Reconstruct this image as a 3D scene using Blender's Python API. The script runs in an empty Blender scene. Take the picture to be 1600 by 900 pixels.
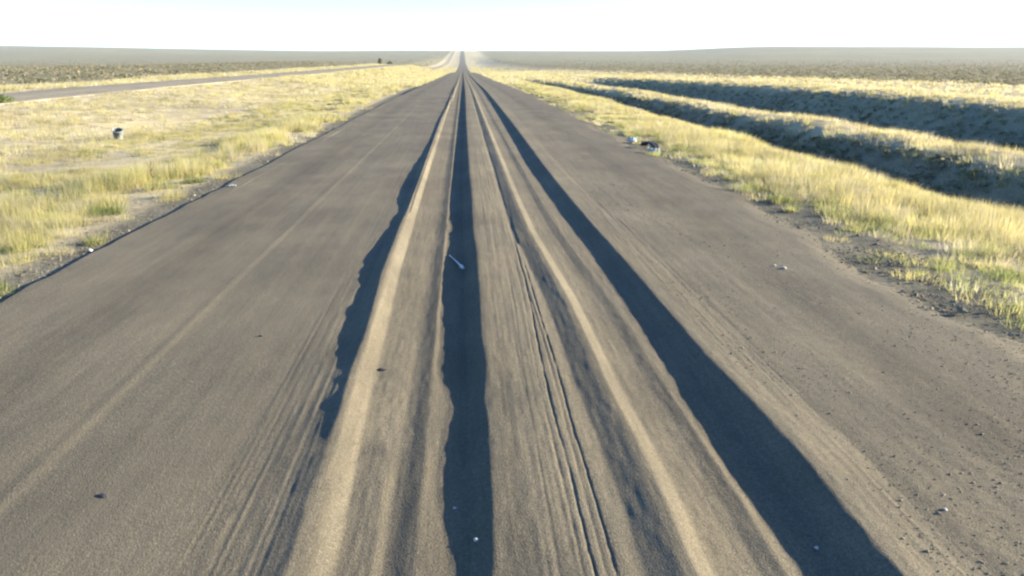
import bpy, bmesh, math, random
import numpy as np
from mathutils import Vector

R = math.radians
rng = np.random.default_rng(7)
random.seed(7)
scene = bpy.context.scene
COL = scene.collection

# ------------------------------------------------------------------ camera, sky, sun, exposure
CAM_H = 2.3
cam_d = bpy.data.cameras.new('camera')
cam = bpy.data.objects.new('camera', cam_d)
COL.objects.link(cam)
cam.location = (0, 0, CAM_H)
cam.rotation_euler = (R(90 - 15.376), 0, R(-3.341))
cam_d.sensor_width = 36.0
cam_d.lens = 36.0 * 1280 / 1600
cam_d.clip_start = 0.05
cam_d.clip_end = 20000
scene.camera = cam

SUN_EL, SUN_AZ = 14.0, 85.0          # azimuth from +Y towards +X
world = bpy.data.worlds.new('World')
scene.world = world
world.use_nodes = True
wn = world.node_tree.nodes
wn.clear()
sky = wn.new('ShaderNodeTexSky')
sky.sky_type = 'NISHITA'
sky.sun_disc = False
sky.sun_elevation = R(SUN_EL)
sky.sun_rotation = R(SUN_AZ)
sky.air_density = 0.75
sky.dust_density = 0.4
sky.ozone_density = 5.0
bg = wn.new('ShaderNodeBackground')
bg.inputs['Strength'].default_value = 0.092
wo = wn.new('ShaderNodeOutputWorld')
world.node_tree.links.new(sky.outputs['Color'], bg.inputs['Color'])
world.node_tree.links.new(bg.outputs['Background'], wo.inputs['Surface'])

sun_d = bpy.data.lights.new('sun', 'SUN')
sun_d.energy = 5.0
sun_d.angle = R(0.5)
sun_d.color = (1.0, 0.88, 0.68)
sun = bpy.data.objects.new('sun', sun_d)
COL.objects.link(sun)
sdir = Vector((math.sin(R(SUN_AZ)) * math.cos(R(SUN_EL)), math.cos(R(SUN_AZ)) * math.cos(R(SUN_EL)), math.sin(R(SUN_EL))))
sun.rotation_euler = (-sdir).to_track_quat('-Z', 'Y').to_euler()
sun.location = (60, 5, 40)

vs = scene.view_settings
vs.view_transform = 'Standard'
vs.look = 'None'
vs.gamma = 1.0
vs.use_curve_mapping = False
vs.exposure = 2.55
scene.render.engine = 'CYCLES'
scene.cycles.use_denoising = True
scene.cycles.max_bounces = 6
scene.cycles.transparent_max_bounces = 8
scene.cycles.filter_width = 2.4


# ------------------------------------------------------------------ helpers
def tag(o, label=None, cat=None, group=None, kind=None):
    if label: o['label'] = label
    if cat: o['category'] = cat
    if group: o['group'] = group
    if kind: o['kind'] = kind
    return o


def mesh_np(name, verts, faces, mat=None, parent=None, smooth=True, cols=None, n=None):
    """verts (N,3), faces (M,k) arrays -> one mesh object"""
    verts = np.ascontiguousarray(verts, dtype=np.float32)
    faces = np.ascontiguousarray(faces, dtype=np.int32)
    k = faces.shape[1]
    me = bpy.data.meshes.new(name)
    me.vertices.add(len(verts))
    me.vertices.foreach_set('co', verts.ravel())
    me.loops.add(faces.size)
    me.loops.foreach_set('vertex_index', faces.ravel())
    me.polygons.add(len(faces))
    me.polygons.foreach_set('loop_start', np.arange(0, faces.size, k, dtype=np.int32))
    me.polygons.foreach_set('use_smooth', np.full(len(faces), bool(smooth)))
    if cols is not None:
        at = me.color_attributes.new('tint', 'FLOAT_COLOR', 'POINT')
        c4 = np.ones((len(verts), 4), dtype=np.float32)
        c4[:, :3] = cols
        at.data.foreach_set('color', c4.ravel())
    me.update()
    me.validate()
    if mat: me.materials.append(mat)
    o = bpy.data.objects.new(name, me)
    COL.objects.link(o)
    if parent: o.parent = parent
    return o


def bm_obj(name, bm, mat, parent=None, smooth=True):
    me = bpy.data.meshes.new(name)
    for f in bm.faces: f.smooth = smooth
    bm.to_mesh(me); bm.free()
    me.materials.append(mat)
    o = bpy.data.objects.new(name, me)
    COL.objects.link(o)
    if parent: o.parent = parent
    return o


def empty(name, loc, rz=0.0):
    o = bpy.data.objects.new(name, None)
    o.empty_display_size = 0.1
    COL.objects.link(o)
    o.location = loc
    o.rotation_euler = (0, 0, rz)
    return o


def ss(a, b, x):
    t = np.clip((np.asarray(x, float) - a) / (b - a), 0, 1)
    return t * t * (3 - 2 * t)


def pchip(xs, ys):
    xs = np.asarray(xs, float); ys = np.asarray(ys, float)
    h = np.diff(xs); d = np.diff(ys) / h
    m = np.zeros_like(ys)
    for i in range(1, len(xs) - 1):
        if d[i - 1] * d[i] > 0:
            w1 = 2 * h[i] + h[i - 1]; w2 = h[i] + 2 * h[i - 1]
            m[i] = (w1 + w2) / (w1 / d[i - 1] + w2 / d[i])
    m[0] = d[0]; m[-1] = d[-1]

    def f(x):
        x = np.clip(np.asarray(x, float), xs[0], xs[-1])
        i = np.clip(np.searchsorted(xs, x) - 1, 0, len(xs) - 2)
        t = (x - xs[i]) / h[i]
        return ((1 + 2 * t) * (1 - t) ** 2 * ys[i] + t * (1 - t) ** 2 * h[i] * m[i]
                + t * t * (3 - 2 * t) * ys[i + 1] + t * t * (t - 1) * h[i] * m[i + 1])
    return f


_tab = np.random.default_rng(3).random((512, 512))


def vnoise(x, y, seed=0):
    """smooth value noise in -1..1"""
    x = np.asarray(x, float) + seed * 17.31; y = np.asarray(y, float) + seed * 9.77
    xi = np.floor(x).astype(int); yi = np.floor(y).astype(int)
    fx = x - xi; fy = y - yi
    fx = fx * fx * (3 - 2 * fx); fy = fy * fy * (3 - 2 * fy)
    a = _tab[xi % 512, yi % 512]; b = _tab[(xi + 1) % 512, yi % 512]
    c = _tab[xi % 512, (yi + 1) % 512]; d = _tab[(xi + 1) % 512, (yi + 1) % 512]
    return 2 * ((a * (1 - fx) + b * fx) * (1 - fy) + (c * (1 - fx) + d * fx) * fy) - 1


def fbm(x, y, seed=0, octv=4):
    s = 0; a = 1.0; t = 0
    for o in range(octv):
        s = s + a * vnoise(np.asarray(x) * 2 ** o, np.asarray(y) * 2 ** o, seed + o); t += a; a *= 0.5
    return s / t


# ------------------------------------------------------------------ node materials
class NT:
    def __init__(self, name):
        self.m = bpy.data.materials.new(name)
        self.m.use_nodes = True
        self.t = self.m.node_tree
        self.t.nodes.clear()
        self.out = self.t.nodes.new('ShaderNodeOutputMaterial')

    def n(self, typ, ins=None, **kw):
        nd = self.t.nodes.new(typ)
        for k, v in kw.items(): setattr(nd, k, v)
        for k, v in (ins or {}).items():
            if isinstance(v, bpy.types.NodeSocket): self.t.links.new(v, nd.inputs[k])
            else: nd.inputs[k].default_value = v
        return nd

    def coord(self, scale=(1, 1, 1)):
        tc = self.n('ShaderNodeTexCoord')
        mp = self.n('ShaderNodeMapping', {'Vector': tc.outputs['Object'], 'Scale': scale})
        return mp.outputs['Vector']

    def noise(self, scale, detail=4, rough=0.55, vec=None, dist=0.0):
        nd = self.n('ShaderNodeTexNoise', {'Scale': scale, 'Detail': detail, 'Roughness': rough, 'Distortion': dist})
        self.t.links.new(vec if vec is not None else self.coord(), nd.inputs['Vector'])
        return nd.outputs['Fac']

    def ramp(self, fac, stops):
        nd = self.n('ShaderNodeValToRGB', {'Fac': fac})
        el = nd.color_ramp.elements
        while len(el) < len(stops): el.new(0.5)
        for e, (p, c) in zip(el, stops):
            e.position = p
            e.color = (c, c, c, 1) if isinstance(c, (int, float)) else (*c, 1)
        return nd.outputs['Color']

    def mix(self, a, b, fac, mode='MIX'):
        nd = self.n('ShaderNodeMix', data_type='RGBA', blend_type=mode)
        for i, v in ((6, a), (7, b), (0, fac)):
            if isinstance(v, bpy.types.NodeSocket): self.t.links.new(v, nd.inputs[i])
            else: nd.inputs[i].default_value = (*v, 1) if isinstance(v, tuple) else v
        return nd.outputs[2]

    def bump(self, h, strength, dist, normal=None):
        ins = {'Height': h, 'Strength': strength, 'Distance': dist}
        if normal is not None: ins['Normal'] = normal
        return self.n('ShaderNodeBump', ins).outputs['Normal']

    def principled(self, col, rough=0.85, normal=None, spec=0.3, extra=None):
        ins = {'Base Color': col if isinstance(col, bpy.types.NodeSocket) else (*col, 1), 'Roughness': rough, 'Specular IOR Level': spec}
        if normal is not None: ins['Normal'] = normal
        ins.update(extra or {})
        nd = self.n('ShaderNodeBsdfPrincipled', ins)
        self.t.links.new(nd.outputs['BSDF'], self.out.inputs['Surface'])
        return nd


def mat_asphalt(name, tone=1.0):
    t = NT(name)
    big = t.noise(0.35, 6, 0.65)
    patch = t.noise(1.0, 6, 0.7, t.coord((1.6, 0.45, 1)))
    streak = t.noise(1.0, 5, 0.65, t.coord((9, 0.12, 1)))
    fine = t.noise(1.0, 4, 0.7, t.coord((60, 1.6, 1)))
    grain = t.noise(120, 3, 0.75)
    clump = t.noise(38, 4, 0.7)
    c = t.ramp(big, [(0.3, (0.077 * tone, 0.067 * tone, 0.048 * tone)), (0.7, (0.109 * tone, 0.095 * tone, 0.067 * tone))])
    c = t.mix(c, t.ramp(patch, [(0.32, (0.7, 0.73, 0.78)), (0.68, (1.25, 1.21, 1.12))]), 0.6, 'MULTIPLY')
    c = t.mix(c, t.ramp(streak, [(0.3, 0.78), (0.7, 1.18)]), 0.5, 'MULTIPLY')
    c = t.mix(c, t.ramp(fine, [(0.3, 0.82), (0.7, 1.15)]), 0.5, 'MULTIPLY')
    c = t.mix(c, t.ramp(clump, [(0.3, 0.72), (0.7, 1.25)]), 0.7, 'MULTIPLY')
    c = t.mix(c, t.ramp(grain, [(0.28, 0.45), (0.5, 1.0), (0.72, 1.7)]), 0.85, 'MULTIPLY')
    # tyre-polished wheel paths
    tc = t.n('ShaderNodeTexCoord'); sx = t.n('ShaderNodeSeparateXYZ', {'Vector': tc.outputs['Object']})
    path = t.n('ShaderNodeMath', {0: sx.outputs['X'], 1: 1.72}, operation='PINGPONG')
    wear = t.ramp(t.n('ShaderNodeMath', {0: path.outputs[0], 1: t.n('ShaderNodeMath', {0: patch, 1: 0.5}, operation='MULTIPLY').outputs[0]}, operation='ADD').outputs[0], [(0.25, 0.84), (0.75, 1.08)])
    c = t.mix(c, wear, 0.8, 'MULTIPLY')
    vor = t.n('ShaderNodeTexVoronoi', {'Scale': 95.0, 'Vector': t.coord((1, 0.7, 1))})
    h1 = t.bump(vor.outputs['Distance'], 0.35, 0.004)
    h2 = t.bump(grain, 0.4, 0.005, h1)
    h3 = t.bump(clump, 0.2, 0.008, h2)
    h4 = t.bump(fine, 0.12, 0.004, h3)
    t.principled(c, 0.95, h4, 0.08)
    return t.m


def mat_ground():
    t = NT('dry_soil')
    big = t.noise(0.05, 5, 0.6)
    mid = t.noise(0.9, 5, 0.6)
    fine = t.noise(14, 5, 0.7)
    at = t.n('ShaderNodeAttribute', attribute_name='tint').outputs['Color']
    c = t.mix(at, t.ramp(mid, [(0.3, 0.72), (0.7, 1.2)]), 0.8, 'MULTIPLY')
    c = t.mix(c, t.ramp(big, [(0.3, 0.8), (0.7, 1.15)]), 0.7, 'MULTIPLY')
    c = t.mix(c, t.ramp(fine, [(0.3, 0.6), (0.7, 1.35)]), 0.8, 'MULTIPLY')
    n1 = t.bump(fine, 0.5, 0.03)
    n2 = t.bump(mid, 0.3, 0.15, n1)
    t.principled(c, 0.95, n2, 0.05)
    return t.m


def mat_leaf(name, trans=0.45, rough=0.7):
    t = NT(name)
    at = t.n('ShaderNodeAttribute', attribute_name='tint').outputs['Color']
    nz = t.noise(2.5, 4, 0.6)
    c = t.mix(at, t.ramp(nz, [(0.3, 0.78), (0.7, 1.18)]), 0.8, 'MULTIPLY')
    p = t.principled(c, rough, None, 0.15)
    tr = t.n('ShaderNodeBsdfTranslucent', {'Color': c})
    mx = t.n('ShaderNodeMixShader', {0: trans, 1: p.outputs['BSDF'], 2: tr.outputs['BSDF']})
    t.t.links.new(mx.outputs['Shader'], t.out.inputs['Surface'])
    return t.m


def mat_plain(name, col, rough=0.7, spec=0.3, var=0.3, scale=25, extra=None):
    t = NT(name)
    nz = t.noise(scale, 5, 0.65)
    c = t.mix(col, t.ramp(nz, [(0.3, 1 - var), (0.7, 1 + var)]), 1.0, 'MULTIPLY')
    t.principled(c, rough, t.bump(nz, 0.3, 0.01), spec, extra)
    return t.m


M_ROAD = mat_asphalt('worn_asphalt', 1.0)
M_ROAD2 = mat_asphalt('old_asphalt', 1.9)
M_GROUND = mat_ground()
M_GRASS = mat_leaf('dry_grass', 0.6)
M_SHRUB = mat_leaf('steppe_leaf', 0.35)
M_STONE = mat_plain('grey_gravel', (0.13, 0.118, 0.085), 0.9, 0.1, 0.45, 9)
M_PALE = mat_plain('pale_stone', (0.36, 0.34, 0.29), 0.85, 0.1, 0.2, 30)
M_DARKST = mat_plain('tar_lump', (0.04, 0.036, 0.03), 0.8, 0.3, 0.3, 30)
M_RUBBER = mat_plain('black_rubber', (0.018, 0.018, 0.02), 0.75, 0.35, 0.3, 40)
M_BAG = mat_plain('pale_plastic', (0.24, 0.28, 0.29), 0.7, 0.2, 0.1, 8)
M_BUCKET = mat_plain('white_plastic', (0.18, 0.205, 0.205), 0.75, 0.15, 0.15, 12)
M_BUCKET_IN = mat_plain('dark_inside', (0.10, 0.105, 0.095), 0.8, 0.2, 0.3, 12)  # bucket inside, a darker grey than the outside
M_WIRE = mat_plain('rusty_wire', (0.1, 0.06, 0.04), 0.8, 0.3, 0.3, 40)
M_STICK = mat_plain('bleached_wood', (0.45, 0.44, 0.4), 0.8, 0.2, 0.2, 30)
M_STALK = mat_plain('dry_stem', (0.11, 0.07, 0.04), 0.9, 0.1, 0.3, 40)

# ------------------------------------------------------------------ shape of the land
z_road_prof = pchip([-200, 0, 60, 118, 330, 570, 1300, 2100, 2600, 3200, 4500, 9000],
                    [0, 0, 0, -0.36, -1.5, -3.6, -0.6, 20, 33.5, 45.2, 40, 0])
z_plain_prof = pchip([-200, 0, 60, 300, 570, 1300, 2100, 2600, 3200, 4500, 9000],
                     [0, 0, 0, -0.1, 0.1, 4.5, 20, 32, 45.2, 40, 0])
lift_prof = pchip([-200, 0, 45, 120, 270, 330, 370, 460, 600, 900, 9000],
                  [0.15, 0.15, 0.3, 0.9, 2.2, 2.75, 2.95, 2.0, 0.3, 0.0, 0.0])
right_x = [4.9, 6.5, 9.2, 10.2, 11.3, 12.5, 14.5, 15.4, 16.6, 19.0, 23.0, 24.3, 28.2, 29.6, 45, 90, 9000]
right_z = [0.0, -0.05, -0.24, -0.62, -1.25, -1.36, -0.24, -0.16, -0.34, -1.3, -2.05, -2.0, 0.24, 0.36, 0.3, 0.2, 0.2]
left_x = [-9000, -60, -36, -31, -29.6, -22.3, -20.5, -16, -12, -8, -5.6, -4.4]
left_z = [0.1, 0.1, 0.05, -0.05, 0.0, 0.0, -0.06, -0.2, -0.26, -0.14, -0.04, -0.018]
f_right = pchip(right_x, right_z)
f_left = pchip(left_x, left_z)


def land(X, Y, rough=True):
    X = np.asarray(X, float); Y = np.asarray(Y, float)
    wob = 0.5 * vnoise(Y / 14.0, X * 0, 5)
    w = ss(18, 70, np.abs(X))
    z = z_road_prof(Y) * (1 - w) + z_plain_prof(Y) * w
    lw = ss(6, 24, -X) * (1 - 0.75 * ss(45, 160, -X))
    z = z + lift_prof(Y) * lw
    ditch = 1 - ss(105, 190, Y + 6 * vnoise(X / 5.0, Y / 9.0, 8))
    xr = X + wob * ss(8, 12, X)
    z = z + np.where(X > 4.9, f_right(xr) * ditch, 0) + np.where(X < -4.4, f_left(X), 0)
    z = z + 0.08 * vnoise(X / 2.6, Y / 3.0, 7) * ditch * ss(9, 11, X) * (1 - ss(30, 36, X))
    # far hills that lift the skyline to either side
    ang = X / np.maximum(Y, 50.0)
    hl = np.maximum(0.9 * ss(0.15, 0.52, -ang), 0.95 * ss(0.2, 0.38, ang))
    z = z + 16.5 * hl * ss(1300, 3100, Y) + 2.0 * vnoise(X / 300, Y / 400, 2) * ss(900, 2200, Y) * ss(40, 200, np.abs(X))
    if rough:
        z = z + 0.014 * fbm(X / 0.25, Y / 0.3, 6, 2) * ss(4.3, 4.6, X) * (1 - ss(6, 7, X))
        am = ss(5.0, 6.5, X) + ss(4.9, 6.5, -X)
        am = am * (1 - (ss(-30.2, -29.6, X) * (1 - ss(-22.4, -21.8, X))))
        z = z + am * (0.05 * fbm(X / 1.1, Y / 1.1, 1, 3) + 0.16 * vnoise(X / 9, Y / 9, 4) * ss(6, 12, np.abs(X)) * (1 - 0.7 * ss(8, 11, X) * (1 - ss(30, 40, X))))
    return z


# features of the rutted lane, metres across against metres ahead
Yk = np.array([3.3, 3.55, 3.8, 4.1, 4.45, 4.85, 5.2, 5.35, 5.6, 5.96, 6.2, 6.65, 7.2, 7.9, 8.65, 9.6, 10.1, 10.7, 11.5, 11.8, 12.4, 13.7, 15.1, 17, 19.6, 22.9, 27.4, 34.2, 45, 68, 130])
c2k = np.array([.10, .112, .12, .123, .128, .13, .122, .118, .132, .15, .143, .13, .134, .138, .133, .135, .136, .118, .114, .118, .112, .124, .122, .11, .108, .105, .11, .115, .14, .17, .2])
l2k = np.array([-.068, -.079, -.118, -.161, -.164, -.144, -.13, -.107, -.142, -.202, -.207, -.203, -.216, -.25, -.276, -.293, -.258, -.215, -.228, -.168, -.233, -.279, -.284, -.282, -.272, -.24, -.237, -.22, -.18, -.17, -.14])
Y3 = np.array([3.3, 3.55, 3.8, 4.1, 4.45, 4.85, 5.3, 5.7, 6.04, 6.45, 6.9, 7.4, 8.04, 8.74, 9.5, 10.5, 11.3, 12.9, 15, 16.9, 19.4, 22.8, 27.3, 34, 45, 68, 130])
l3k = np.array([1.551, 1.559, 1.548, 1.527, 1.511, 1.522, 1.541, 1.558, 1.56, 1.582, 1.584, 1.582, 1.585, 1.566, 1.578, 1.57, 1.585, 1.53, 1.46, 1.478, 1.475, 1.475, 1.505, 1.57, 1.6, 1.66, 1.7])
c3k = np.array([1.941, 1.955, 1.95, 1.955, 1.968, 1.965, 1.935, 1.9, 1.905, 1.911, 1.89, 1.9, 1.9, 1.903, 1.88, 1.867, 1.846, 1.83, 1.81, 1.8, 1.795, 1.824, 1.87, 1.93, 1.92, 1.95, 2.0])
Y1 = np.array([3.3, 3.7, 4.25, 4.6, 5.0, 5.46, 6.0, 6.2, 6.7, 7.3, 7.9, 8.7, 9.6, 10.1, 11.9, 13, 15.1, 17, 19.6, 22.9, 27.5, 34.3, 45.4, 68, 130])
l1k = np.array([-.92, -.935, -.95, -.955, -.985, -1.0, -1.015, -1.055, -1.11, -1.14, -1.155, -1.18, -1.235, -1.224, -1.153, -1.115, -1.222, -1.208, -1.167, -1.122, -1.08, -1.1, -1.03, -.97, -.95])
c1k = np.array([-.85, -.86, -.87, -.865, -.86, -.872, -.89, -.884, -.875, -.886, -.9, -.929, -.929, -.926, -.933, -.905, -.892, -.89, -.9, -.91, -.911, -.92, -.85, -.75, -.7])
Yb = np.array([3.4, 3.9, 4.6, 5.7, 6.4, 7.8, 9.3, 11.4, 15.1, 40])
bLk = np.array([-.69, -.70, -.726, -.75, -.755, -.78, -.805, -.81, -.82, -.82])
bRk = np.array([1.07, 1.085, 1.08, 1.05, 1.06, 1.05, 1.0, .93, .91, .9])
sm = lambda a: np.convolve(np.pad(a, 2, mode='edge'), [.15, .2, .3, .2, .15], 'valid')
c3k, l3k = sm(c3k), sm(l3k)
TAN = math.tan(R(SUN_EL)) / math.sin(R(SUN_AZ))


def road_row(Y, X):
    """height of the asphalt at one distance Y for the positions X (before the long profile)"""
    I = lambda k, v: float(np.interp(Y, k, v))
    far = float(ss(40, 140, Y))
    hf = lambda s: float(0.0035 * vnoise(Y / 0.16, 0, s) + 0.0028 * vnoise(Y / 0.45, 0, s + 1)) * (1 - 0.6 * float(ss(12, 30, Y)))
    c1, l1, c2, l2, c3, l3 = I(Y1, c1k), I(Y1, l1k), I(Yk, c2k), I(Yk, l2k), I(Y3, c3k), I(Y3, l3k)
    bl, br = I(Yb, bLk), I(Yb, bRk)
    near1 = 1 - float(ss(3.6, 6.8, Y))                     # the left ridge is a soft ramp close by
    dep = 1.0 + 0.10 * float(vnoise(Y / 2.3, 0, 21))
    f2, f3 = -0.030, -0.022
    h2 = f2 + TAN * (c2 - l2) + hf(31) * 1.0
    h3 = f3 + TAN * (c3 - l3) + hf(35) * 0.5
    h1 = 0.002 + TAN * (c1 - l1) + hf(38) * (1.8 + 1.5 * near1) + 0.014 * near1
    xs = [-6, -2.57, -2.535, -2.505, -2.47, -1.75, c1 - 0.52, c1 - 0.30, c1 - 0.14, c1 - 0.05, c1, c1 + 0.05,
          bl - 0.05, bl + 0.05, bl + 0.22, -0.42, -0.37, -0.27, l2 - 0.03 if l2 > -0.24 else -0.25, c2 - 0.15, c2 - 0.03, c2, c2 + 0.04, 0.34,
          0.58, 0.70, br - 0.26, br - 0.09, br - 0.03, br + 0.07, br + 0.22, br + 0.30, br + 0.41, l3 - 0.01, c3 - 0.18, c3 - 0.035, c3, c3 + 0.06, c3 + 0.4, 3.2, 6]
    zs = [0.0, 0.0, 0.004, 0.0, -0.003, 0.001, 0.0 + 0.003 * near1, 0.002 + 0.006 * near1, 0.006 + (h1 * 0.44 - 0.006) * near1, h1 * (0.55 + 0.22 * near1), h1, h1 - 0.004,
          h1 - 0.016, min(-0.012, h1 - 0.06), -0.026, -0.038, -0.036, -0.021, f2 - 0.0015, f2 + 0.004, h2 - 0.012, h2, h2 + 0.001, h2 * 0.5 + 0.018,
          0.026, 0.021, 0.010, 0.041 * dep, 0.042 * dep, -0.006, -0.021, -0.024, -0.013, f3, f3 + 0.006, h3 - 0.010, h3, h3 - 0.003, 0.032, 0.012, 0.0]
    xs = np.array(xs); zs = np.array(zs)
    o = np.argsort(xs, kind='stable')
    z = np.interp(X, xs[o], zs[o])
    return z * (1 - 0.35 * far)


def road_z(X, Y):
    X = np.atleast_1d(np.asarray(X, float)); Y = np.atleast_1d(np.asarray(Y, float))
    return np.array([road_row(y, np.array([x]))[0] + float(z_road_prof(y)) for x, y in zip(X, Y)])


def edge_left(Y):
    return -4.69 + 0.05 * vnoise(np.asarray(Y) / 1.7, 0, 41) + 0.03 * vnoise(np.asarray(Y) / 0.4, 0, 42)


def edge_right(Y):
    return 4.98 + 0.3 * vnoise(np.asarray(Y) / 3.1, 0, 43) + 0.12 * vnoise(np.asarray(Y) / 0.7, 0, 44) + 0.25 * ss(13, 20, Y)


def grid_faces(nr, nc, off=0):
    i = np.arange(nr - 1)[:, None] * nc + np.arange(nc - 1)[None, :]
    return (np.stack([i, i + 1, i + nc + 1, i + nc], -1).reshape(-1, 4) + off)


def build_road():
    rows = [-6, -4, -2, 0, 1.0, 1.6, 2.0, 2.4, 2.6, 2.8]
    while rows[-1] < 60: rows.append(rows[-1] + max(0.022, rows[-1] ** 2 / 1100))
    rows = np.array(rows)
    cx = np.concatenate([np.linspace(0, 1, 100, endpoint=False) * 3.3 - 4.7, np.arange(-1.4, 2.4, 0.008), np.linspace(2.4, 5.0, 90)])
    V = []
    k = np.array([1, 2, 3, 2, 1.0]); k /= k.sum()
    mid = (cx >= -1.4) & (cx < 2.4)
    for Y in rows:
        el, er = float(edge_left(Y)), float(edge_right(Y))
        X = cx.copy()
        a = X < -1.4; X[a] = -1.4 + (X[a] + 1.4) * ((-1.4 - el) / 3.3)
        b = X >= 2.4; X[b] = 2.4 + (X[b] - 2.4) * ((er - 2.4) / 2.6)
        z = road_row(Y, X)
        zp = np.pad(z, 2, mode='edge'); zs = np.convolve(zp, k, 'valid')
        z[mid] = zs[mid]
        # combed grooves left by tyres and the scraped ridges
        Yv = np.full_like(X, Y)
        st = vnoise(X / 0.021, Yv / 1.5, 51) + 0.8 * vnoise(X / 0.045, Yv / 0.9, 52)
        wst = 0.00035 + 0.0011 * ss(-1.55, -1.3, X) * (1 - ss(-1.0, -0.86, X)) * (1 - 0.7 * float(ss(6, 8, Y))) \
            + 0.0011 * ss(0.18, 0.32, X) * (1 - ss(0.66, 0.78, X)) + 0.0008 * ss(1.98, 2.12, X) * (1 - ss(2.7, 3.4, X))
        z += st * wst
        z += 0.0011 * vnoise(X / 0.05, Yv / 0.07, 53) * (0.5 + 0.3 * ss(2.2, 3.0, X)) + 0.004 * vnoise(X / 0.8, Yv / 2.5, 54)
        z += (0.0016 * vnoise(X / 0.16, Yv / 0.8, 64) + 0.0012 * vnoise(X / 0.035, Yv / 0.16, 65)) * ss(-1.5, -1.0, X) * (1 - ss(2.2, 3.0, X))
        # broken, ravelled patches right of the rut
        rv = np.clip(vnoise(X / 0.5, Yv / 0.9, 55) + 0.15, 0, 1) * ss(2.2, 2.6, X) * (1 - ss(3.3, 4.0, X))
        z += rv * 0.003 * vnoise(X / 0.028, Yv / 0.035, 56)
        # two long cracks
        kA = np.interp(Y, [3.3, 5.9, 7.5, 9.0, 20], [.575, .58, .627, .644, .65]); kB = np.interp(Y, [3.3, 5.9, 8.3, 20], [.673, .688, .69, .69])
        for base, sd, dp in ((kA, 57, 0.010), (kB, 58, 0.009), (kA - 0.055, 66, 0.004), (kA - 0.16, 67, 0.003), (kB - 0.04, 68, 0.004)):
            xc = base + 0.006 * float(vnoise(Y / 0.8, 0, sd)) + 0.0035 * float(vnoise(Y / 0.07, 0, sd))
            z -= dp * np.exp(-((X - xc) / 0.0065) ** 2) * np.clip(0.8 + 0.5 * float(vnoise(Y / 0.2, 0, sd + 3)), 0.1, 1) * (1 - float(ss(8, 13, Y)))
        # the left edge crumbles, the right edge feathers into gravel
        z[0] -= 0.22; X[0] -= 0.015
        z -= (0.06 + 0.012 * vnoise(X / .1, Yv / .1, 59)) * ss(er - 0.55, er + 0.1, X)
        z[-1] -= 0.15
        V.append(np.stack([X, Yv, z + float(z_road_prof(Y))], -1))
    V = np.concatenate(V)
    F = grid_faces(len(rows), len(cx))
    rows2 = [rows[-1]]
    while rows2[-1] < 3300: rows2.append(rows2[-1] * 1.02)
    cx2 = np.concatenate([[-4.70, -4.69], np.linspace(-4.4, -1.5, 12), np.arange(-1.4, 2.4, 0.03), np.linspace(2.5, 4.9, 10), [5.2, 5.21]])
    V2 = []
    for Y in rows2:
        z = road_row(Y, cx2); z[0] -= 0.3; z[-1] -= 0.3
        V2.append(np.stack([cx2, np.full_like(cx2, Y), z + float(z_road_prof(Y)) + 0.02 * float(ss(100, 400, Y))], -1))
    V2 = np.concatenate(V2)
    F2 = grid_faces(len(rows2), len(cx2), len(V))
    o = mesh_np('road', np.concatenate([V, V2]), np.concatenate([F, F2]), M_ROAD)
    tag(o, 'deeply rutted grey asphalt road running straight to the horizon', kind='structure')


def build_left_road():
    rows = [-10.0, 0, 8, 14, 20]
    while rows[-1] < 3300: rows.append(rows[-1] + max(0.7, rows[-1] * 0.018))
    rows = np.array(rows)
    cx = np.concatenate([[-29.45, -29.4], np.linspace(-29.2, -22.8, 22), [-22.6, -22.55]])
    V = []
    for Y in rows:
        X = cx.copy()
        X[:2] += 0.25 * float(vnoise(Y / 4, 0, 61)); X[-2:] += 0.3 * float(vnoise(Y / 3, 0, 62))
        z = land(X, np.full_like(X, Y), False) + 0.12 - 0.012 * np.abs(X + 26) + 0.02 * ss(100, 400, Y)
        z[0] -= 0.4; z[-1] -= 0.4
        V.append(np.stack([X, np.full_like(X, Y), z], -1))
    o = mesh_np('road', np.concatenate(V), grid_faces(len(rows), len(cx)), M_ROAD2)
    tag(o, 'narrow grey asphalt road parallel on the left beyond the yellow grass', kind='structure')


def ground_tint(X, Y):
    """what grows or lies there: litter of dry grass, bare gravelly soil, shrub steppe"""
    straw = np.array([0.40, 0.34, 0.19]); soil = np.array([0.20, 0.17, 0.125]); steppe = np.array([0.148, 0.132, 0.074]); grav = np.array([0.122, 0.11, 0.078])
    n1 = fbm(X / 3.0, Y / 3.0, 71, 3)
    g = np.clip(0.55 + 0.5 * n1, 0, 1)[..., None]
    c = soil * (1 - g) + straw * g
    plain = np.maximum(ss(33, 42, -X), ss(40, 65, X))
    plain = np.clip(plain + 0.25 * vnoise(X / 12, Y / 20, 72) * (plain > 0.02), 0, 1)[..., None]
    c = c * (1 - plain) + steppe * plain
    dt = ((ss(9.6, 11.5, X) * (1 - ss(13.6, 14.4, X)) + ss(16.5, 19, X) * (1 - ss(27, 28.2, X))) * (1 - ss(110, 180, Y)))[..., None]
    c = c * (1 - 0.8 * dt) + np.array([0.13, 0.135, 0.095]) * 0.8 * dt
    edge = np.clip((1 - ss(5.0, 5.5, -X)) * (X < 0) + (1 - ss(5.6, 6.6, X + 0.5 * vnoise(X, Y / 2.0, 73))) * (X > 0), 0, 1)[..., None]
    c = c * (1 - edge) + grav * edge
    return c


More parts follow.
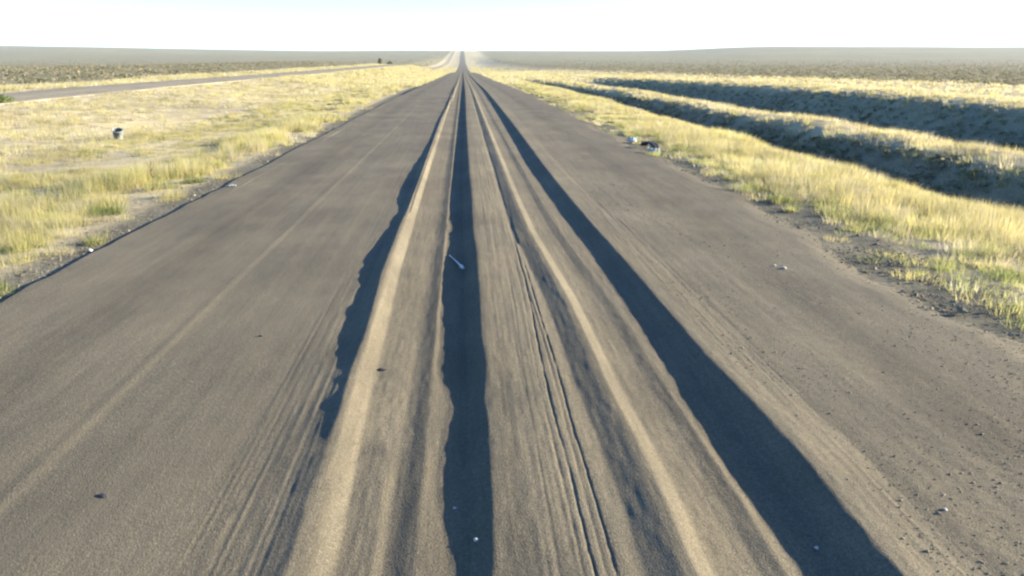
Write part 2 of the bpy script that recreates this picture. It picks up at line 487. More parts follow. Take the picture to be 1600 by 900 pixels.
def build_ground():
    rows = [-60, -40, -25, -15, -8, -4, -1, 1.5]
    while rows[-1] < 9000: rows.append(rows[-1] + max(0.2, rows[-1] * 0.023))
    rows = np.array(rows)
    xr = [5.0]
    while xr[-1] < 34: xr.append(xr[-1] + (0.1 if xr[-1] < 6.2 else 0.25))
    while xr[-1] < 6500: xr.append(xr[-1] + max(0.6, (xr[-1] - 30) * 0.07))
    xl = [4.3]
    while xl[-1] < 32: xl.append(xl[-1] + (0.2 if xl[-1] < 9 else 0.35))
    while xl[-1] < 6500: xl.append(xl[-1] + max(0.6, (xl[-1] - 28) * 0.07))
    cx = np.concatenate([-np.array(xl[::-1]), [-4.1, -3, 0, 3, 4.0, 4.2, 4.3, 4.4, 4.5, 4.6, 4.7, 4.8, 4.9], np.array(xr)])
    X, Y = np.meshgrid(cx, rows)
    Z = land(X, Y)
    Z = np.where((X > -4.2) & (X < 4.4), Z - 0.35, Z)
    Z = np.where((X >= 4.35) & (X < 5.6), Z - 0.03 * (1 - ss(5.0, 5.6, X)), Z)
    Z = np.where((X < -22.3) & (X > -29.7), Z - 0.05, Z)
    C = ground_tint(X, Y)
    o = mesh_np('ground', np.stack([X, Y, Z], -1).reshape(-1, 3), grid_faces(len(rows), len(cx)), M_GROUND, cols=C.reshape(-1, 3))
    tag(o, 'dry steppe ground with verges and ditches reaching the horizon', kind='structure')


build_ground()
build_road()
build_left_road()


# ------------------------------------------------------------------ grass
def blades(P, H, Rad, C, nb, width, lean=0.36):
    """tufts at P (N,3): nb thin leaning blades each"""
    N = len(P)
    az = rng.uniform(0, 2 * np.pi, (N, nb)); rr = Rad[:, None] * np.sqrt(rng.random((N, nb))) * 0.6
    bx = P[:, None, 0] + rr * np.cos(az); by = P[:, None, 1] + rr * np.sin(az); bz = np.repeat(P[:, None, 2] - 0.02, nb, 1)
    h = H[:, None] * rng.uniform(0.55, 1.1, (N, nb))
    la = az + rng.normal(0, 0.6, (N, nb)); ll = h * np.abs(rng.normal(lean, 0.3, (N, nb)))
    tx = bx + ll * np.cos(la); ty = by + ll * np.sin(la); tz = bz + h * np.sqrt(np.clip(1 - (ll / h) ** 2 * 0.5, 0.1, 1))
    wa = rng.uniform(0, np.pi, (N, nb)); w = width[:, None] * rng.uniform(0.6, 1.3, (N, nb))
    wx, wy = w * np.cos(wa), w * np.sin(wa)
    v = np.stack([np.stack([bx - wx, by - wy, bz], -1), np.stack([bx + wx, by + wy, bz], -1), np.stack([tx, ty, tz], -1)], 2)      # N,nb,3,3
    V = v.reshape(-1, 3)
    F = np.arange(N * nb * 3).reshape(-1, 3)
    C = C * np.clip(0.93 + 0.3 * fbm(P[:, 0] / 1.6, P[:, 1] / 2.2, 77, 3), 0.6, 1.15)[:, None] * np.where(rng.random(N) < 0.12, 0.72, 1.0)[:, None]
    c = C[:, None, :] * rng.uniform(0.85, 1.15, (N, nb, 1))
    col = np.repeat(c[:, :, None, :], 3, 2).reshape(-1, 3)
    return V, F, col


YEL = np.array([0.43, 0.38, 0.15]); STRAW = np.array([0.41, 0.36, 0.21]); GREEN = np.array([0.23, 0.245, 0.085]); PALE = np.array([0.45, 0.41, 0.27]); DRAB = np.array([0.27, 0.235, 0.145])


def scatter(n, x0, x1, y0, y1, power=1.0):
    """random points, denser towards y0"""
    u = rng.random(n)
    Y = y0 * (y1 / y0) ** u if power else y0 + (y1 - y0) * u
    X = rng.uniform(x0, x1, n)
    return X, Y


def grass_obj(name, parts, label):
    Vs, Fs, Cs, off = [], [], [], 0
    for V, F, C in parts:
        Vs.append(V); Fs.append(F + off); Cs.append(C); off += len(V)
    o = mesh_np(name, np.concatenate(Vs), np.concatenate(Fs), M_GRASS, smooth=False, cols=np.concatenate(Cs))
    tag(o, label, 'grass', kind='stuff')
    return o


def tint_mix(n, cols, probs):
    idx = rng.choice(len(cols), n, p=probs)
    return np.array(cols)[idx]


# left verge: tall yellow bunches by the asphalt, paler and lower further out
parts = []
X, Y = scatter(9500, -11.5, -4.85, 6.5, 95)
d = -X - 4.75
keep = rng.random(len(X)) < np.clip(0.06 + 0.94 * ss(0.5, 1.5, d + 0.5 * vnoise(X / .8, Y / 1.3, 81)), 0, 1)
keep &= rng.random(len(X)) < np.clip(0.75 + 0.9 * vnoise(X / 1.1, Y / 1.5, 82), 0.12, 1)
X, Y, d = X[keep], Y[keep], d[keep]
n = len(X)
C = tint_mix(n, [YEL, STRAW, GREEN, PALE, DRAB], [.48, .22, .13, .10, .07])
band = np.exp(-((d - 1.6) / 1.3) ** 2)
H = (0.10 + 0.20 * band + 0.07 * rng.random(n)) * np.clip(0.85 + 0.6 * vnoise(X / 1.7, Y / 2.5, 83), 0.4, 1.5)
parts.append(blades(np.stack([X, Y, land(X, Y)], -1), H, rng.uniform(.15, .42, n), C, 60, 0.0011 + 0.00016 * Y))
X, Y = scatter(10500, -22.4, -10.5, 12, 150)
keep = rng.random(len(X)) < np.clip(0.7 + 0.8 * vnoise(X / 2.0, Y / 3.5, 84), 0.15, 1)
X, Y = X[keep], Y[keep]; n = len(X)
C = tint_mix(n, [YEL, STRAW, GREEN, PALE, DRAB], [.26, .32, .03, .30, .09])
H = rng.uniform(0.09, 0.22, n)
parts.append(blades(np.stack([X, Y, land(X, Y)], -1), H, rng.uniform(.2, .5, n), C, 30, 0.0015 + 0.00018 * Y))
X, Y = scatter(9000, -22.3, -4.9, 90, 900)
n = len(X)
C = tint_mix(n, [YEL, STRAW, PALE], [.5, .25, .25])
parts.append(blades(np.stack([X, Y, land(X, Y)], -1), rng.uniform(.2, .4, n), rng.uniform(.3, .9, n), C, 12, 0.008 + 0.0004 * Y))
X, Y = scatter(7500, -36, -29.8, 25, 900)
n = len(X)
C = tint_mix(n, [YEL, STRAW, PALE], [.45, .2, .35])
parts.append(blades(np.stack([X, Y, land(X, Y)], -1), rng.uniform(.15, .4, n), rng.uniform(.2, .6, n), C, 14, 0.004 + 0.0003 * Y))
grass_obj('grass', parts, 'tall yellow and straw coloured dry grass left of the rutted road')

# right verge, ditches and banks
parts = []
X, Y = scatter(9500, 4.9, 11.2, 6.5, 110)
d = X - 4.9 + 0.35 * vnoise(X, Y / 1.6, 85) - 0.55 * (1 - ss(9, 15, Y))
keep = rng.random(len(X)) < np.clip(0.12 + 0.88 * ss(0.35, 1.2, d), 0, 1)
keep &= rng.random(len(X)) < np.clip(0.85 + 0.8 * vnoise(X / 1.1, Y / 1.5, 86), 0.2, 1)
X, Y, d = X[keep], Y[keep], d[keep]; n = len(X)
C = tint_mix(n, [YEL, STRAW, GREEN, PALE, DRAB], [.42, .28, .12, .08, .10])
gr = (d < 1.2) & (rng.random(n) < 0.35)
C[gr] = GREEN
H = (0.10 + 0.16 * ss(0.6, 2.0, d) + 0.08 * rng.random(n)) * np.clip(0.9 + 0.5 * vnoise(X / 1.7, Y / 2.5, 87), 0.4, 1.5)
parts.append(blades(np.stack([X, Y, land(X, Y)], -1), H, rng.uniform(.15, .42, n), C, 60, 0.0011 + 0.00016 * Y))
X, Y = scatter(14000, 11, 32, 8, 150)
n = len(X)
C = tint_mix(n, [YEL, STRAW, GREEN, PALE, DRAB], [.28, .36, .04, .16, .16])
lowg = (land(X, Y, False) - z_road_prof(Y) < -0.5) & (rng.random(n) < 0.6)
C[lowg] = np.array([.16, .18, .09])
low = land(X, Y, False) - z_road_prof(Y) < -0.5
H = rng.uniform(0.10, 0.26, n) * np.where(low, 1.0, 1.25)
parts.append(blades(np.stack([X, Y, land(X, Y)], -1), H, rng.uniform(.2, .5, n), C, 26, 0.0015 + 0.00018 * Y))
X, Y = scatter(9000, 28.5, 62, 12, 260)
keep = rng.random(len(X)) < 1 - ss(40, 62, X)
X, Y = X[keep], Y[keep]; n = len(X)
C = tint_mix(n, [YEL, STRAW, PALE, DRAB], [.25, .35, .25, .15])
parts.append(blades(np.stack([X, Y, land(X, Y)], -1), rng.uniform(.15, .32, n), rng.uniform(.15, .4, n), C, 14, 0.004 + 0.0003 * Y))
X, Y = scatter(11000, 5.3, 48, 100, 900)
keep = rng.random(len(X)) < 1 - 0.9 * ss(9, 48, X)
X, Y = X[keep], Y[keep]; n = len(X)
C = tint_mix(n, [YEL, STRAW, PALE], [.45, .25, .3])
parts.append(blades(np.stack([X, Y, land(X, Y)], -1), rng.uniform(.2, .4, n), rng.uniform(.3, .9, n), C, 12, 0.008 + 0.0004 * Y))
grass_obj('grass', parts, 'dry yellow grass on the verge and ditch banks right of the road')


# ------------------------------------------------------------------ low shrubs of the plain (one far mass)
def shrub_geo(P, S, Hh, C, nl):
    N = len(P)
    th = rng.uniform(0, 2 * np.pi, (N, nl)); ph = np.arccos(rng.uniform(0.0, 1, (N, nl)))
    rad = rng.uniform(0.55, 1.05, (N, nl))
    cx = P[:, None, 0] + S[:, None] * rad * np.sin(ph) * np.cos(th)
    cy = P[:, None, 1] + S[:, None] * rad * np.sin(ph) * np.sin(th)
    cz = P[:, None, 2] + Hh[:, None] * rad * np.cos(ph) * 0.9
    ctr = np.stack([cx, cy, cz], -1)
    sz = (S[:, None] * rng.uniform(0.35, 0.7, (N, nl)))[..., None, None]
    off = rng.normal(0, 1, (N, nl, 3, 3)); off /= np.linalg.norm(off, axis=-1, keepdims=True)
    v = ctr[:, :, None, :] + off * sz * np.array([1, 1, 0.8])
    v[..., 2] = np.maximum(v[..., 2], P[:, None, None, 2] - 0.05)
    V = v.reshape(-1, 3)
    F = np.arange(N * nl * 3).reshape(-1, 3)
    c = C[:, None, :] * rng.uniform(0.85, 1.15, (N, nl, 1))
    return V, F, np.repeat(c[:, :, None, :], 3, 2).reshape(-1, 3)


SH1 = np.array([0.155, 0.145, 0.085]); SH2 = np.array([0.175, 0.152, 0.098]); SH3 = np.array([0.135, 0.138, 0.078]); SH4 = np.array([0.21, 0.185, 0.115])
for side, nm, lab in ((-1, 11000, 'low olive and brown shrubs covering the plain left of both roads'), (1, 15000, 'low olive and brown shrubs covering the wide plain right of the ditches')):
    u = rng.random(nm)
    D = 45 * (1500 / 45) ** u if side < 0 else 50 * (1500 / 50) ** u
    ang = rng.uniform(0.0, 0.75, nm)
    X = side * D * np.tan(ang); Y = D * 1.0
    lim = (36 + 4 * vnoise(Y / 20, 0, 91)) if side < 0 else (46 + 9 * vnoise(Y / 25, X / 30, 92))
    keep = np.abs(X) > lim
    X, Y = X[keep], Y[keep]; n = len(X)
    C = tint_mix(n, [SH1, SH2, SH3, SH4], [.36, .32, .17, .15])
    S = rng.uniform(0.15, 0.4, n) * (1 + Y / 500); Hh = rng.uniform(0.12, 0.3, n) * (1 + Y / 2500)
    V, F, Cc = shrub_geo(np.stack([X, Y, land(X, Y)], -1), S, Hh, C, 14)
    o = mesh_np('steppe_scrub', V, F, M_SHRUB, smooth=False, cols=Cc)
    tag(o, lab, 'scrub', kind='stuff')


X = np.concatenate([rng.uniform(11.2, 13.9, 3200), rng.uniform(19.0, 27.2, 6000)])
Y = 9 * (140 / 9) ** rng.random(len(X))
keep = rng.random(len(X)) < np.clip(0.6 + 0.8 * vnoise(X / 1.2, Y / 1.6, 97), 0.1, 1)
X, Y = X[keep], Y[keep]; n = len(X)
V, F, Cc = shrub_geo(np.stack([X, Y, land(X, Y)], -1), rng.uniform(.1, .24, n), rng.uniform(.1, .26, n), tint_mix(n, [np.array([.17, .165, .11]), SH3, np.array([.13, .155, .09])], [.4, .3, .3]), 12)
o = mesh_np('ditch_scrub', V, F, M_SHRUB, smooth=False, cols=Cc)
tag(o, 'small grey green scrub growing on the shaded ditch banks', 'scrub', kind='stuff')

# ------------------------------------------------------------------ gravel
OCT_V = np.array([[1, 0, 0], [-1, 0, 0], [0, 1, 0], [0, -1, 0], [0, 0, 1], [0, 0, -1.0]])
OCT_F = np.array([[0, 2, 4], [2, 1, 4], [1, 3, 4], [3, 0, 4], [2, 0, 5], [1, 2, 5], [3, 1, 5], [0, 3, 5]])


def gravel(name, X, Y, Z, S, label):
    n = len(X)
    v = OCT_V[None] * rng.uniform(0.6, 1.2, (n, 6, 1)) + rng.normal(0, 0.18, (n, 6, 3))
    a = rng.uniform(0, 2 * np.pi, n); ca, sa = np.cos(a)[:, None], np.sin(a)[:, None]
    vx = v[..., 0] * ca - v[..., 1] * sa; vy = v[..., 0] * sa + v[..., 1] * ca
    V = np.stack([X[:, None] + vx * S[:, None], Y[:, None] + vy * S[:, None] * 0.85, Z[:, None] + v[..., 2] * S[:, None] * 0.6 + S[:, None] * 0.15], -1)
    F = (np.arange(n)[:, None, None] * 6 + OCT_F[None]).reshape(-1, 3)
    o = mesh_np(name, V.reshape(-1, 3), F, M_STONE, smooth=False)
    tag(o, label, 'gravel', kind='stuff')


X, Y = scatter(22000, 4.3, 6.6, 5.5, 32)
e = edge_right(Y)
dd = X - e
keep = (dd > -0.7) & (rng.random(len(X)) < np.exp(-((dd - 0.25) / 0.55) ** 2)) & (rng.random(len(X)) < np.clip(0.6 + vnoise(X / .4, Y / .5, 95), .1, 1))
X, Y, dd = X[keep], Y[keep], dd[keep]
Z = np.where(dd < 0, road_z(np.minimum(X, 4.9), Y) - 0.02, land(X, Y))
gravel('gravel', X, Y, Z, np.exp(rng.normal(-4.55, 0.5, len(X))), 'loose grey gravel and broken asphalt crumbs along the right road edge')
X, Y = scatter(5000, -5.9, -4.62, 7, 40)
e = edge_left(Y)
keep = (X < e - 0.03) & (rng.random(len(X)) < np.exp(-((e - X) / 0.5) ** 2))
X, Y = X[keep], Y[keep]
gravel('gravel', X, Y, land(X, Y), np.exp(rng.normal(-4.3, 0.45, len(X))), 'grey gravel strip between the left road edge and yellow grass')
X, Y = scatter(11000, 2.1, 4.8, 2.8, 16)
keep = rng.random(len(X)) < np.clip(0.3 + 1.0 * vnoise(X / .5, Y / .9, 55) + 0.3 * ss(3.2, 4.6, X) + 1.2 * np.exp(-((X - 2.5) / .25) ** 2 - ((Y - 5.8) / .9) ** 2) + 1.0 * np.exp(-((X - 3.5) / .3) ** 2 - ((Y - 6.2) / .7) ** 2), 0.06, 1)
X, Y = X[keep], Y[keep]
gravel('grit', X, Y, road_z(X, Y), np.exp(rng.normal(-5.25, 0.4, len(X))), 'fine loose grit on the asphalt right of the deep rut')


# ------------------------------------------------------------------ single plants
def tuft(name, label, loc, h, rad, cols, probs, nb, group=None, width=0.007, lean=0.4):
    x, y = loc
    root = empty(name, (x, y, float(land(x, y))))
    n = max(6, nb // 12)
    a = rng.uniform(0, 2 * np.pi, n); r = rad * np.sqrt(rng.random(n))
    px, py = r * np.cos(a), r * np.sin(a)
    pz = land(px + x, py + y) - float(land(x, y))
    V, F, C = blades(np.stack([px, py, pz], -1), np.full(n, h) * rng.uniform(.7, 1.1, n) * (1 - 0.35 * r / rad), np.full(n, rad * 0.5), tint_mix(n, cols, probs), 16, np.full(n, width * 0.6), lean)
    mesh_np('blades', V, F, M_GRASS, root, False, C)['kind'] = 'stuff'
    # low mat of dead leaves at the foot
    m = max(10, n)
    a = rng.uniform(0, 2 * np.pi, m); r = rad * 0.8 * np.sqrt(rng.random(m))
    px, py = r * np.cos(a), r * np.sin(a)
    V, F, C = blades(np.stack([px, py, land(px + x, py + y) - float(land(x, y))], -1), np.full(m, h * 0.35), np.full(m, rad * 0.4), tint_mix(m, [DRAB, GREEN * 0.6], [.5, .5]), 8, np.full(m, width * 1.2), 0.7)
    mesh_np('dead_leaves', V, F, M_GRASS, root, False, C)['kind'] = 'stuff'
    tag(root, label, 'grass tuft', group or 'green tufts along the road edges')
    return root


DKG = np.array([0.10, 0.14, 0.04])
G3 = [GREEN, DKG, YEL]
tuft('grass_tuft', 'big dark green tuft in the yellow grass, largest green one on the left verge', (-5.83, 13.38), 0.36, 0.36, G3, [.4, .45, .15], 420)
tuft('grass_tuft', 'bright green tuft set back from the left asphalt edge near the picture border', (-5.74, 10.75), 0.22, 0.30, G3, [.7, .15, .15], 260)
tuft('grass_tuft', 'low dark green tuft touching the left asphalt edge at the picture border', (-4.98, 8.55), 0.22, 0.26, G3, [.4, .5, .1], 260)
tuft('grass_tuft', 'yellow green tuft beside the dry stalk on the left verge', (-5.84, 16.23), 0.32, 0.28, G3, [.6, .1, .3], 260)
tuft('grass_tuft', 'olive tuft with dark foot in front of the tallest yellow bunch, left verge', (-5.5, 16.9), 0.30, 0.22, G3, [.3, .4, .3], 220)
tuft('grass_tuft', 'small olive tuft on the left verge farthest along the road edge', (-5.66, 19.52), 0.30, 0.2, G3, [.3, .45, .25], 180)
tuft('grass_tuft', 'yellow tuft on the left asphalt edge casting a long thin shadow', (-4.95, 11.0), 0.22, 0.15, [YEL, GREEN], [.6, .4], 160)
tuft('grass_tuft', 'dark green tuft at the gravel edge of the right verge, shadow beside it', (5.42, 13.7), 0.27, 0.22, G3, [.4, .5, .1], 240)
tuft('grass_tuft', 'small green tuft just behind the dark one on the right gravel edge', (5.45, 14.9), 0.16, 0.18, G3, [.6, .3, .1], 140)
tuft('grass_tuft', 'green tuft in front of the pale bunches on the right verge', (6.22, 11.85), 0.24, 0.24, G3, [.5, .3, .2], 220)
tuft('grass_tuft', 'spreading bright green tuft on the right gravel nearest the camera', (5.71, 9.14), 0.16, 0.34, G3, [.75, .15, .1], 260)
tuft('grass_tuft', 'green tuft at the right picture border beside the gravel', (6.05, 8.6), 0.2, 0.28, G3, [.7, .2, .1], 240)
tuft('grass_tuft', 'thin yellowish tuft alone on the right gravel before the dark tuft', (5.27, 12.85), 0.16, 0.14, [YEL, GREEN], [.5, .5], 110)
tuft('grass_tuft', 'sparse green tuft on the right gravel between two larger tufts', (5.55, 11.2), 0.15, 0.15, [GREEN, YEL], [.6, .4], 110)
tuft('grass_tuft', 'tallest bright yellow bunch of grass on the left verge', (-5.95, 18.2), 0.55, 0.42, [YEL, STRAW], [.8, .2], 520)


def bush(name, label, loc, w, h, cols, n_leaf, lean=0.0, leaf=0.12):
    x, y = loc
    root = empty(name, (x, y, float(land(x, y)) - 0.02))
    # stems
    Vs, Fs = [], []
    off = 0
    for i in range(7):
        a = rng.uniform(0, 2 * np.pi); r = w * 0.35 * rng.random()
        p0 = np.array([0.1 * w * math.cos(a), 0.1 * w * math.sin(a), 0]); p1 = np.array([r * math.cos(a) + lean * h, r * math.sin(a), h * rng.uniform(.6, .9)])
        for q, rr in ((p0, 0.02 * w + .004), (p1, 0.006 * w + .002)):
            for k in range(5): Vs.append(q + np.array([rr * math.cos(k * 1.257), rr * math.sin(k * 1.257), 0]))
        for k in range(5): Fs.append([off + k, off + (k + 1) % 5, off + 5 + (k + 1) % 5, off + 5 + k])
        off += 10
    mesh_np('stem', np.array(Vs), np.array(Fs), M_STALK, root)
    th = rng.uniform(0, 2 * np.pi, n_leaf); u = rng.uniform(-0.75, 1, n_leaf); rad = rng.random(n_leaf) ** 0.4
    prof = np.sqrt(1 - u ** 2 * 0.92) * (1 + 0.22 * np.sin(3 * th + 2 * u) + 0.12 * np.sin(7 * th))
    ctr = np.stack([w / 2 * rad * prof * np.cos(th) + lean * h * (u + 1) / 2, w / 2 * rad * prof * np.sin(th), h * (0.5 + 0.5 * u * (0.75 + 0.25 * rad))], -1)
    offv = rng.normal(0, 1, (n_leaf, 3, 3)); offv /= np.linalg.norm(offv, axis=-1, keepdims=True)
    V = (ctr[:, None, :] + offv * leaf * rng.uniform(.6, 1.3, (n_leaf, 1, 1))).reshape(-1, 3)
    V[:, 2] = np.maximum(V[:, 2], 0.0)
    C = np.repeat(tint_mix(n_leaf, cols, [1 / len(cols)] * len(cols)) * rng.uniform(.7, 1.3, (n_leaf, 1)), 3, 0)
    mesh_np('foliage', V, np.arange(n_leaf * 3).reshape(-1, 3), M_SHRUB, root, False, C)
    tag(root, label, 'bush')
    return root


bush('bush', 'dark green low bush beside the left road at the picture border', (-23.0, 43.2), 1.0, 0.5, [DKG, DKG * 0.8, np.array([.14, .17, .06])], 900, 0, 0.06)
bush('bush', 'tall narrow dark bush standing beyond the far left road', (-33.2, 345), 1.5, 2.5, [DKG * .5, SH3 * .6], 500, 0, 0.22)
bush('bush', 'low wide dark bush right of the tall one beyond the left road', (-31.2, 368), 2.4, 1.5, [DKG * .5, SH3 * .6], 500, 0, 0.22)


# ------------------------------------------------------------------ tubes, stones, litter
def tube(path, radii, seg=8):
    bm = bmesh.new()
    rings = []
    P = [Vector(p) for p in path]
    for i, p in enumerate(P):
        t = (P[min(i + 1, len(P) - 1)] - P[max(i - 1, 0)]).normalized()
        a = t.cross(Vector((0.13, 0.2, 1))).normalized(); b = t.cross(a).normalized()
        rings.append([bm.verts.new(p + (a * math.cos(k * 2 * math.pi / seg) + b * math.sin(k * 2 * math.pi / seg)) * radii[i]) for k in range(seg)])
    for r0, r1 in zip(rings, rings[1:]):
        for k in range(seg): bm.faces.new((r0[k], r0[(k + 1) % seg], r1[(k + 1) % seg], r1[k]))
    bm.faces.new(rings[0][::-1]); bm.faces.new(rings[-1])
    return bm


# dry stalk on the left verge
x, y = -6.1, 16.4
st = empty('dry_stalk', (x, y, float(land(x, y)) - 0.02))
bm_obj('stem', tube([(0, 0, 0), (0.01, 0, 0.18), (0.0, 0.01, 0.36), (0.02, 0, 0.52)], [.011, .009, .007, .004]), M_STALK, st)
for k in range(6):
    z0 = 0.2 + 0.05 * k; a = k * 2.3
    bm_obj('twig', tube([(0.005, 0, z0), (0.05 * math.cos(a), 0.05 * math.sin(a), z0 + 0.06), (0.07 * math.cos(a), 0.07 * math.sin(a), z0 + 0.12)], [.005, .004, .003], 5), M_STALK, st)
tag(st, 'thin dark dry stalk standing upright in the yellow left verge', 'plant')


def stone(name, label, cat, x, y, r, mat, flat=0.6, on_road=True, group=None, elong=1.0, rz=0.0):
    bm = bmesh.new()
    bmesh.ops.create_icosphere(bm, subdivisions=2, radius=r)
    for v in bm.verts:
        k = 1 + 0.28 * float(vnoise(v.co.x / r * 1.1 + x * 7, v.co.y / r * 1.1 + v.co.z / r * 2.1 + y * 3, 9))
        v.co *= k
        v.co.z *= flat; v.co.x *= elong
    lo = min(v.co.z for v in bm.verts)
    for v in bm.verts: v.co.z -= lo
    o = bm_obj(name, bm, mat, None, False)
    z = float(road_z(x, y)[0]) if on_road else float(land(x, y))
    o.location = (x, y, z - 0.15 * r)
    o.rotation_euler = (0, 0, rz)
    tag(o, label, cat, group)
    return o


stone('stone', 'larger of the two white stones together on the right asphalt', 'stone', 3.66, 8.96, 0.028, M_PALE, rz=.4)
stone('stone', 'smaller white stone nearer the rut of the pair on right asphalt', 'stone', 3.60, 9.1, 0.02, M_PALE, rz=1.4)
stone('stone', 'pale stone lying against the broken left asphalt edge', 'stone', -4.78, 10.5, 0.032, M_PALE, on_road=False)
stone('stone', 'sunlit windscreen speck built as a white stone in the middle rut, nearest camera', 'stone', 0.03, 3.62, 0.013, M_PALE)  # speck of sunlit dust on the windscreen, modelled as a road stone
stone('stone', 'smaller sunlit windscreen speck built as a white stone in the middle rut, beyond the nearest one', 'stone', -0.08, 3.97, 0.009, M_PALE)  # also windscreen dust catching the sun, given as a stone
stone('stone', 'sunlit windscreen speck built as a white stone in the right rut nearest the camera', 'stone', 1.71, 3.47, 0.011, M_PALE)  # sunlit dust on the glass as well, set in the rut as a stone
stone('stone', 'tiny pale stone on the asphalt right of the right rut', 'stone', 2.5, 3.71, 0.011, M_PALE)
stone('tar_lump', 'dark curved tar lump on the left lane nearest the camera', 'tar lump', -2.01, 4.17, 0.018, M_DARKST, 0.35, elong=1.9, rz=-0.5)
stone('tar_lump', 'small dark tar lump on the left lane beyond the curved one', 'tar lump', -1.79, 6.9, 0.017, M_DARKST, 0.4)
stone('tar_lump', 'dark tar lump on the bright slope of the left rut', 'tar lump', -0.66, 6.06, 0.022, M_DARKST, 0.4, elong=1.6, rz=-0.3)

# bleached stick in the middle rut
pts = []
for t in np.linspace(0, 1, 9):
    px, py = -0.2 + 0.18 * t + 0.004 * math.sin(5 * t), 10.0 - 0.7 * t
    pts.append((px, py, -0.018 + 0.004 * t))
rad = [.004, .005, .006, .007, .008, .009, .011, .024, .014]
sk = bm_obj('stick', tube(pts, rad, 8), M_STICK)
tag(sk, 'pale bleached stick with thick end lying in the middle rut', 'stick')

# white scrap by the left edge
bm = bmesh.new()
bmesh.ops.create_grid(bm, x_segments=10, y_segments=8, size=0.5)
for v in bm.verts:
    v.co.x *= 0.13; v.co.y *= 0.1
    v.co.z = 0.028 + 0.022 * float(fbm(v.co.x / 0.05, v.co.y / 0.05, 12, 3))
bmesh.ops.solidify(bm, geom=bm.faces[:], thickness=0.003)
sc = bm_obj('paper_scrap', bm, M_BAG)
sc.location = (-4.45, 16.0, float(road_z(-4.45, 16.0)[0]))
tag(sc, 'crumpled white scrap lying on asphalt close to the left road edge', 'litter')


# shredded tyre and two plastic bags on the right road edge
def crumpled_bag(label, x, y, sx, sy, sz, seed, rz):
    bm = bmesh.new()
    bmesh.ops.create_icosphere(bm, subdivisions=4, radius=1.0)
    for v in bm.verts:
        d0 = v.co.normalized()
        k = 0.85 + 0.6 * float(fbm(d0.x * 1.7 + d0.z, d0.y * 1.7 + seed, seed, 2)) + 0.3 * abs(float(vnoise(d0.x * 4 + d0.z * 3, d0.y * 4, seed + 2)))
        v.co = Vector((d0.x * sx * k, d0.y * sy * k, d0.z * sz * k * (1 if d0.z > 0 else 0.3)))
    o = bm_obj('bag', bm, M_BAG, root := empty('plastic_bag', (x, y, float(land(max(x, 5.0), y)) + 0.22 * sz), rz), False)
    knot = tube([(sx * 0.7, 0, sz * 0.4), (sx * 1.0, 0.02, sz * 0.75), (sx * 1.12, 0.05, sz * 0.95)], [0.03, 0.014, 0.035], 7)
    bm_obj('knot', knot, M_BAG, root, False)
    tag(root, label, 'plastic bag', 'litter on the right road edge')


crumpled_bag('pale blue plastic bag behind the torn tyre on the right road edge', 5.05, 24.6, 0.15, 0.13, 0.11, 3, 0.4)
crumpled_bag('pale blue plastic bag in front of the torn tyre, right road edge', 5.0, 21.6, 0.14, 0.12, 0.12, 8, 2.2)

tr = empty('torn_tyre', (5.22, 23.0, float(land(5.22, 23.0))), R(100))
bm = bmesh.new()
secs = []
prof = [(-0.13, 0.0), (-0.125, 0.03), (-0.085, 0.045), (-0.08, 0.03), (-0.05, 0.03), (-0.045, 0.048), (0.0, 0.05), (0.045, 0.048), (0.05, 0.03), (0.08, 0.03), (0.085, 0.045), (0.125, 0.03), (0.13, 0.0), (0.06, 0.012), (-0.06, 0.012)]
NS = 26
for i in range(NS):
    t = i / (NS - 1)
    a = -1.15 + 2.3 * t
    r = 0.52
    cx0, cz0 = r * math.sin(a), r * math.cos(a) - r * math.cos(1.15)
    wsc = 1 - 0.35 * (abs(vnoise(t * 9, 0, 14)) if 0.1 < t < 0.9 else 0.9)
    tw = 0.35 * (t - 0.5)
    ring = []
    for (u, w) in prof:
        uu = u * float(wsc) * 1.0
        n0 = Vector((math.sin(a), 0, math.cos(a)))
        p = Vector((cx0, uu * math.cos(tw), cz0 + uu * math.sin(tw) * 0.5)) + n0 * (w - 0.02)
        p.z = max(p.z * 0.5, 0.0) + 0.004
        ring.append(bm.verts.new(p))
    secs.append(ring)
for r0, r1 in zip(secs, secs[1:]):
    m = len(prof)
    for k in range(m): bm.faces.new((r0[k], r0[(k + 1) % m], r1[(k + 1) % m], r1[k]))
bm.faces.new(secs[0][::-1]); bm.faces.new(secs[-1])
bm_obj('tread', bm, M_RUBBER, tr, False)
for k in range(5):
    s = -1 if k % 2 else 1
    bx = 0.47 * s; yy = -0.1 + 0.05 * k
    bm_obj('frayed_cord', tube([(bx * 0.95, yy, 0.03), (bx + 0.07 * s, yy + 0.02, 0.05 + 0.01 * k), (bx + 0.14 * s, yy - 0.02, 0.02)], [.006, .005, .003], 5), M_RUBBER, tr)
tag(tr, 'torn black tyre tread arched between two pale bags, right road edge', 'tyre scrap', 'litter on the right road edge')

# half-buried white bucket in the left median
x, y = -11.1, 27.4
bk = empty('bucket', (x, y, float(land(x, y)) + 0.02), R(25))


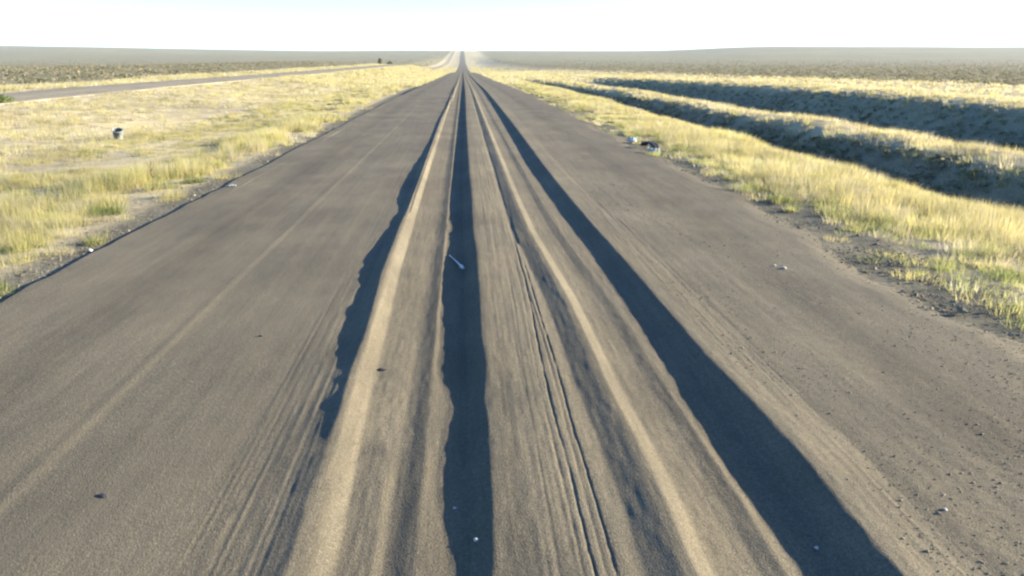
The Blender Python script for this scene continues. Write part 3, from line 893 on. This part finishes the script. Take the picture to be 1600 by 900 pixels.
def lathe(profile, seg=24, tilt=0.0, lift=0.0):
    bm = bmesh.new()
    rings = []
    for r, z in profile:
        ring = []
        for k in range(seg):
            a = 2 * math.pi * k / seg
            px, py, pz = r * math.cos(a), r * math.sin(a), z
            y2 = py * math.cos(tilt) - pz * math.sin(tilt); z2 = py * math.sin(tilt) + pz * math.cos(tilt)
            ring.append(bm.verts.new((px, y2, z2 + lift)))
        rings.append(ring)
    for r0, r1 in zip(rings, rings[1:]):
        for k in range(seg): bm.faces.new((r0[k], r0[(k + 1) % seg], r1[(k + 1) % seg], r1[k]))
    return bm


T, LF = R(24), 0.06
bm_obj('body', lathe([(0.0, 0), (0.12, 0), (0.13, 0.02), (0.155, 0.28), (0.158, 0.28)], 24, T, LF), M_BUCKET, bk)
bm_obj('rim', lathe([(0.152, 0.262), (0.168, 0.264), (0.17, 0.285), (0.150, 0.286), (0.149, 0.262)], 24, T, LF), M_BUCKET, bk)
bm_obj('inside', lathe([(0.148, 0.27), (0.125, 0.03), (0.0, 0.03)], 24, T, LF), M_BUCKET_IN, bk)
hp = []
for t in np.linspace(0, math.pi, 11):
    px, py, pz = 0.172 * math.cos(t), 0.09 * math.sin(t) - 0.0, 0.27 + 0.12 * math.sin(t)
    hp.append((px, py * math.cos(T) - pz * math.sin(T), py * math.sin(T) + pz * math.cos(T) + LF))
bm_obj('handle', tube(hp, [.004] * 11, 6), M_WIRE, bk)
tag(bk, 'tilted white bucket with dark open mouth half sunk in the left grass', 'bucket')

# ------------------------------------------------------------------ air
t = NT('thin_haze')
pv = t.n('ShaderNodeVolumePrincipled', {'Color': (0.72, 0.88, 1.0, 1), 'Density': 0.000045, 'Anisotropy': 0.0})
t.t.links.new(pv.outputs['Volume'], t.out.inputs['Volume'])
bm = bmesh.new()
bmesh.ops.create_cube(bm, size=1.0)
for v in bm.verts:
    v.co.x *= 14000
    v.co.y = -100 if v.co.y < 0 else 9100
    v.co.z = -12 if v.co.z < 0 else 90
hz = bm_obj('haze', bm, t.m, None, False)
tag(hz, 'thin pale haze over the whole plain', kind='stuff')
